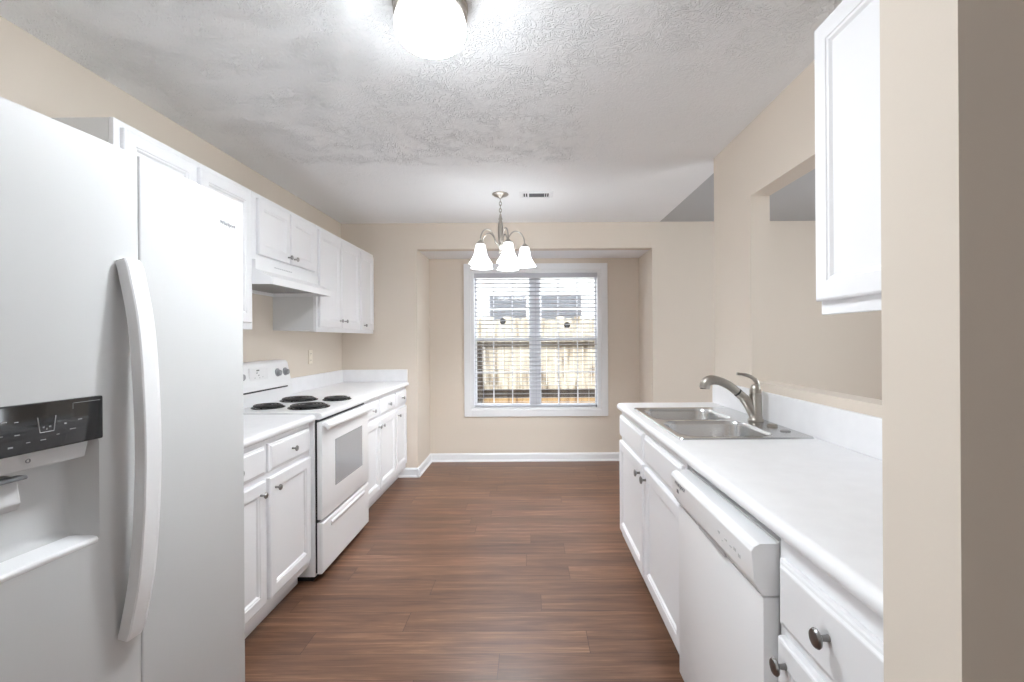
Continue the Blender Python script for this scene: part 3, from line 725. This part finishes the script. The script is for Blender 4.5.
for q, r_ in zip(bowls, tops):
    b = new(); x0, x1, y0, y1 = q; last = None
    for ins, z, rr in ((-0.001, zt - 0.0005, 0.076), (0.003, zt - 0.006, 0.075), (0.006, zt - 0.02, 0.073), (0.016, zt - 0.15, 0.07), (0.028, zt - 0.17, 0.065), (0.05, zt - 0.178, 0.05), (0.13, zt - 0.182, 0.02)):
        c_ = ring(b, rrect(x0 + ins, x1 - ins, y0 + ins, y1 - ins, rr), z)
        if last: bridge(b, last, c_)
        last = c_
    b.faces.new(last)
    bowl = obj('sink_bowl', b, STEEL, t, True, 50)
    obj('drain', lathe(new(), [(0.045, 0.001), (0.042, 0.004), (0.034, 0.002), (0.03, -0.0), (0, -0.0)], ((x0 + x1) / 2, (y0 + y1) / 2, zt - 0.182), 'z', 20), PAN, bowl, True)
obj('spray_hole_cap', lathe(new(), [(0.0, 0.012), (0.017, 0.011), (0.022, 0.006), (0.023, 0)], (1.078, 2.14, zt), 'z', 20), NICKEL, t, True)
obj('deck_hole_cover', lathe(new(), [(0.0, 0.003), (0.019, 0.003), (0.021, 0.0)], (1.078, 2.03, zt), 'z', 20), KNOBM, t, True)

# ------------------------------------------------------------------ faucet
fx, fy = 1.072, 2.285
t = thing('faucet', 'brushed nickel pull-out faucet with a lever on top, standing on the sink deck', 'faucet', (fx, fy, zt))
b = lathe(new(), [(0.036, 0), (0.036, 0.006), (0.031, 0.012), (0.0285, 0.03), (0.0275, 0.118), (0.026, 0.13), (0, 0.131)], (fx, fy, zt), 'z', 24)
tube(b, spline([(fx - 0.005, fy, 0.945), (fx - 0.03, fy, 0.995), (fx - 0.055, fy, 1.032), (fx - 0.082, fy, 1.057)], 6), [0.024] * 6 + [0.0235] * 7 + [0.021] * 6, 16)
obj('faucet_body', b, NICKEL, t, True)
obj('spout_collar', tube(new(), [(fx - 0.080, fy, 1.055), (fx - 0.088, fy, 1.0625)], 0.0205, 16), DARK, t, True)
pth = spline([(fx - 0.087, fy, 1.0615), (fx - 0.125, fy, 1.092), (fx - 0.172, fy, 1.114), (fx - 0.212, fy, 1.119), (fx - 0.236, fy, 1.106), (fx - 0.243, fy, 1.08)], 6)
rd_ = [0.0195 + 0.0005 * min(1, k / 10) + 0.004 * max(0, min(1, (k - 12) / 6)) for k in range(len(pth))]
obj('spray_head', tube(new(), pth, rd_, 16), NICKEL, t, True)
obj('spray_face', lathe(new(), [(0, -0.001), (0.019, -0.001), (0.020, 0.002)], (fx - 0.2435, fy, 1.0795), 'z', 16), DARK, t, True)
b = lathe(new(), [(0.0265, 0.132), (0.0265, 0.146), (0.024, 0.160), (0.016, 0.172), (0, 0.175)], (fx, fy, zt), 'z', 24)
tube(b, spline([(fx + 0.008, fy, 1.085), (fx + 0.006, fy, 1.108), (fx - 0.016, fy, 1.130), (fx - 0.05, fy, 1.144), (fx - 0.088, fy, 1.149)], 6), [0.011] * 10 + [0.0085] * 10 + [0.007] * 5, 12)
obj('lever_handle', b, NICKEL, t, True)

# ------------------------------------------------------------------ ceiling light
t = thing('ceiling_light', 'round flush ceiling light with a lit white glass bowl and metal rim', 'ceiling light', (-0.325, 1.60, H))
c0 = (-0.325, 1.60, H)
obj('mounting_ring', lathe(new(), [(0.0, 0), (0.120, 0), (0.124, -0.006), (0.124, -0.018), (0.119, -0.022), (0.122, -0.028), (0.121, -0.042), (0.112, -0.046), (0, -0.046)], c0, 'z', 40), NICKEL, t, True)
prof = [(0.106, -0.040), (0.114, -0.052), (0.1185, -0.070), (0.117, -0.088)] + [(0.117 * math.cos(a), -0.088 - 0.068 * math.sin(a)) for a in [PI / 2 * k / 9 for k in range(1, 10)]]
prof[-1] = (0, -0.156)
obj('glass_bowl', lathe(new(), prof, c0, 'z', 40), GLOBE, t, True, 80)

# ------------------------------------------------------------------ chandelier
cx, cy = -0.222, 3.70
t = thing('chandelier', 'five-arm brushed nickel chandelier with lit white bell shades before the window', 'chandelier', (cx, cy, H))
obj('canopy', lathe(new(), [(0.0, 0), (0.062, 0), (0.064, -0.006), (0.050, -0.016), (0.022, -0.024), (0.012, -0.034), (0, -0.034)], (cx, cy, H), 'z', 28), NICKEL, t, True)
b = new(); z = H - 0.032
for k in range(5):                       # chain links
    a = 0 if k % 2 else PI / 2; zc = z - 0.017 - k * 0.026
    tube(b, [(cx + 0.009 * math.cos(q) * math.cos(a), cy + 0.009 * math.cos(q) * math.sin(a), zc + 0.017 * math.sin(q)) for q in [2 * PI * j / 14 for j in range(15)]], 0.0028, 6)
obj('chain', b, NICKEL, t, True)
obj('column', lathe(new(), [(0, -0.155), (0.007, -0.158), (0.009, -0.175), (0.016, -0.195), (0.012, -0.205), (0.019, -0.225), (0.0215, -0.27), (0.020, -0.33), (0.015, -0.375), (0.021, -0.385), (0.022, -0.40), (0.012, -0.42), (0.008, -0.435), (0.014, -0.447), (0.012, -0.46), (0, -0.47)], (cx, cy, H), 'z', 24), NICKEL, t, True)
for k in range(5):
    a = math.radians(3 + 72 * k); ca, sa = math.cos(a), math.sin(a)
    def P(r, z_): return (cx + r * ca, cy + r * sa, z_)
    arm = obj('arm', tube(new(), spline([P(0.015, 2.045), P(0.045, 2.065), P(0.07, 2.12), P(0.105, 2.150), P(0.15, 2.140), P(0.178, 2.10), P(0.185, 2.055)], 7), 0.0052, 10), NICKEL, t, True)
    obj('socket_cup', lathe(new(), [(0, 0.018), (0.010, 0.017), (0.018, 0.008), (0.030, -0.002), (0.031, -0.012), (0, -0.012)], P(0.185, 2.040), 'z', 18), NICKEL, arm, True)
    pr = [(0.024, -0.006), (0.032, -0.012), (0.038, -0.03), (0.042, -0.06), (0.048, -0.088), (0.057, -0.108), (0.066, -0.122), (0.068, -0.128), (0.078, -0.140), (0.086, -0.154), (0.087, -0.158), (0.084, -0.157)]
    pr += [(r - 0.004, h_ + 0.001) for r, h_ in reversed(pr[1:-2])]
    obj('light_bulb', lathe(new(), [(0, -0.012), (0.012, -0.014), (0.014, -0.045), (0.022, -0.062), (0.027, -0.082), (0.024, -0.102), (0.014, -0.115), (0, -0.119)], P(0.185, 2.040), 'z', 20), BULB, arm, True)
    obj('glass_shade', lathe(new(), pr, P(0.185, 2.040), 'z', 28), SHADE, arm, True, 60)

# ------------------------------------------------------------------ vent, outlet
t = thing('ceiling_vent', 'small white rectangular air register on the ceiling behind the chandelier', 'vent', (0.055, 3.72, H))
b = new(); vx0, vx1, vy0, vy1 = -0.075, 0.185, 3.645, 3.80
nf = [(0, 0), (0.0, 0.003), (0.022, 0.009), (0.026, 0.005)]
loops = []
for ins, d in nf: loops.append([b.verts.new((x, y, H - d)) for x, y in ((vx0 + ins, vy0 + ins), (vx1 - ins, vy0 + ins), (vx1 - ins, vy1 - ins), (vx0 + ins, vy1 - ins))])
for a, c_ in zip(loops, loops[1:]): bridge(b, a, c_)
obj('register_frame', b, TRIM, t)
b = new(); box(b, vx0 + 0.075, vx1 - 0.067, vy0 + 0.024, vy1 - 0.024, H - 0.0035, H - 0.002)
for xa in (vx0 + 0.032, vx0 + 0.05, vx1 - 0.062, vx1 - 0.045): box(b, xa, xa + 0.011, vy0 + 0.03, vy1 - 0.03, H - 0.0035, H - 0.002)
obj('duct_opening', b, DARK, t)
obj('register_plate', B(vx0 + 0.022, vx1 - 0.022, vy0 + 0.022, vy1 - 0.022, H - 0.0019, H - 0.0008), TRIM, t)
b = new()
for k in range(3):
    y = vy0 + 0.042 + k * 0.031; prism(b, [(y, H - 0.0042), (y + 0.005, H - 0.0082), (y + 0.0055, H - 0.0072), (y + 0.001, H - 0.0036)], 'x', vx0 + 0.078, vx1 - 0.07)
obj('louvers', b, GREYM, t)  # shade on the louvers is put into their grey colour

t = thing('wall_outlet', 'ivory wall outlet plate on the left wall above the far countertop', 'outlet', (XL, 3.95, 1.13))
IV = mat('ivory_plastic', srgb(232, 222, 206), 0.4)
obj('cover_plate', nested(new(), XL, 1, 3.915, 3.985, 1.125, 1.24, [(0, 0), (0, 0.003), (0.004, 0.006)]), IV, t)
for z in (1.155, 1.21):
    r_ = obj('receptacle', lathe(new(), [(0.016, 0.004), (0.016, 0.0075), (0, 0.0075)], (XL, 3.95, z), 'x', 18), IV, t, True)
    b = new()
    for dy in (-0.006, 0.006): box(b, XL + 0.0072, XL + 0.0080, 3.95 + dy - 0.001, 3.95 + dy + 0.001, z - 0.004, z + 0.005)
    obj('plug_slots', b, DARK, r_)

# ------------------------------------------------------------------ window blind and stickers
t = thing('window_blind', 'open white horizontal slat blind lowered over the whole window', 'blind', (0.06, YN + 0.03, WZ0))
bx0, bx1 = WX0 + 0.037, WX1 - 0.037
yc = YN + 0.034
obj('valance', B(bx0, bx1, YN + 0.002, YN + 0.012, WZ1 - 0.085, WZ1 - 0.031, 0.003), BLIND, t)
obj('head_rail', B(bx0 + 0.003, bx1 - 0.003, YN + 0.014, YN + 0.056, WZ1 - 0.075, WZ1 - 0.031, 0.002), BLIND, t)
b = new(); z = WZ0 + 0.075; ang = math.radians(8); nsl = 0
while z < WZ1 - 0.095:
    dy, dz = 0.024 * math.cos(ang), 0.024 * math.sin(ang)
    prism(b, [(yc - dy, z + dz - 0.0014), (yc, z - 0.0014 + 0.001), (yc + dy, z - dz - 0.0014), (yc + dy, z - dz + 0.0014), (yc, z + 0.0024), (yc - dy, z + dz + 0.0014)], 'x', bx0 + 0.004, bx1 - 0.004)
    z += 0.0445
obj('slats', b, BLIND, t)
obj('bottom_rail', B(bx0 + 0.004, bx1 - 0.004, yc - 0.024, yc + 0.024, WZ0 + 0.026, WZ0 + 0.043, 0.004), BLIND, t)
b = new()
for fx_ in (0.07, 0.31, 0.5, 0.69, 0.93):
    x = bx0 + (bx1 - bx0) * fx_
    for yy in (yc - 0.026, yc + 0.026): tube(b, [(x, yy, WZ0 + 0.03), (x, yy, WZ1 - 0.07)], 0.0011, 5)
obj('ladder_cords', b, BLIND, t)
b = tube(new(), [(bx1 - 0.02, YN - 0.004, WZ1 - 0.06), (bx1 - 0.018, YN - 0.006, WZ0 + 0.05)], 0.003, 8)
obj('pull_cord', b, BLIND, t)
obj('cord_tassel', lathe(new(), [(0, 0.03), (0.005, 0.026), (0.008, 0.004), (0.006, 0), (0, 0)], (bx1 - 0.018, YN - 0.006, WZ0 + 0.022), 'z', 12), GREYM, t, True)
for x, z, lab in ((-0.30, 1.518, 'round black sticker on the left window pane'), (0.41, 1.472, 'round black sticker on the right window pane')):
    yy = fy0 + 0.034 + 0.0105
    t = thing('window_sticker', lab, 'sticker', (x, yy, z), 'round stickers on the window glass')
    obj('disc', lathe(new(), [(0.033, 0), (0.033, -0.0012), (0, -0.0012)], (x, yy, z), 'y', 28), BLACK, t)
    obj('printed_mark', lathe(new(), [(0.015, -0.0013), (0.015, -0.0017), (0.011, -0.0017), (0.011, -0.0013)], (x, yy, z), 'y', 20, True), LGREYM, t)

# ------------------------------------------------------------------ outdoors
struct('ground', B(-14, 14, YN + 0.14, 30, -0.35, -0.15), EARTH)
FY = 8.0
t = thing('wooden_fence', 'weathered wooden privacy fence standing outside the window', 'fence', (0.1, FY, -0.15))
b = new(); x = -4.0
while x < 4.2:
    wv = random.uniform(0.135, 0.148); top = 1.68 + random.uniform(-0.035, 0.03)
    prism(b, [(x, 0.30), (x + wv, 0.30), (x + wv, top - 0.03), (x + wv - 0.03, top), (x + 0.03, top), (x, top - 0.03)], 'y', FY + random.uniform(0, 0.006), FY + 0.02)
    x += wv + 0.007
obj('picket_panel', b, FENCE, t)
obj('rail', B(-4, 4.2, FY - 0.05, FY - 0.001, 1.19, 1.275, 0.004), FRAIL, t)
obj('rail', B(-4, 4.2, FY - 0.06, FY - 0.001, 0.49, 0.565, 0.004), FENCE, t)
obj('rail_shade_strip', B(-4, 4.2, FY - 0.03, FY - 0.002, 0.34, 0.49, 0.003), FRAIL, t)  # dark strip standing in for the shadow below the lower rail
obj('kick_board', B(-4, 4.2, FY - 0.04, FY - 0.001, -0.149, 0.34, 0.004), FWARM, t)
for px_ in (-0.86, 1.55, -3.3, 3.9): obj('post', B(px_ - 0.07, px_ + 0.07, FY - 0.15, FY - 0.061, -0.149, 1.25, 0.005), FRAIL, t)
t = thing('neighbour_house', 'white-sided house with a dark window band and grey roof beyond the fence', 'house', (0, 14, -0.15))
b = new()
for k in range(34):
    z0 = -0.15 + k * 0.13; prism(b, [(13.985, z0), (14.0, z0 + 0.13), (14.1, z0 + 0.13), (14.1, z0)], 'x', -7, 7)
obj('siding', b, SIDING, t)
obj('house_wall', B(-7, 7, 14.1, 18, -0.15, 4.27), SIDING, t)
b = new(); prism(b, [(13.4, 4.2), (13.4, 4.3), (16.1, 5.6), (18.7, 4.3), (18.7, 4.2), (16.1, 5.4)], 'x', -7.5, 7.5); obj('roof', b, ROOF, t)
for (hx0_, hx1_) in ((-1.22, -0.05), (0.28, 1.55)):
    b = new()
    box(b, hx0_, hx0_ + 0.05, 13.93, 13.99, 1.45, 2.62); box(b, hx1_ - 0.05, hx1_, 13.93, 13.99, 1.45, 2.62)
    box(b, hx0_ + 0.05, hx1_ - 0.05, 13.93, 13.99, 2.57, 2.62); box(b, hx0_ + 0.05, hx1_ - 0.05, 13.93, 13.99, 1.45, 1.50)
    fr = obj('window_frame', b, TRIM, t)
    obj('window_glass', B(hx0_ + 0.05, hx1_ - 0.05, 13.945, 13.985, 1.5, 2.57), HGLASS, fr)
    b = new(); box(b, hx0_ + 0.05, hx1_ - 0.05, 13.938, 13.944, 2.17, 2.2); obj('window_bar', b, TRIM, fr)
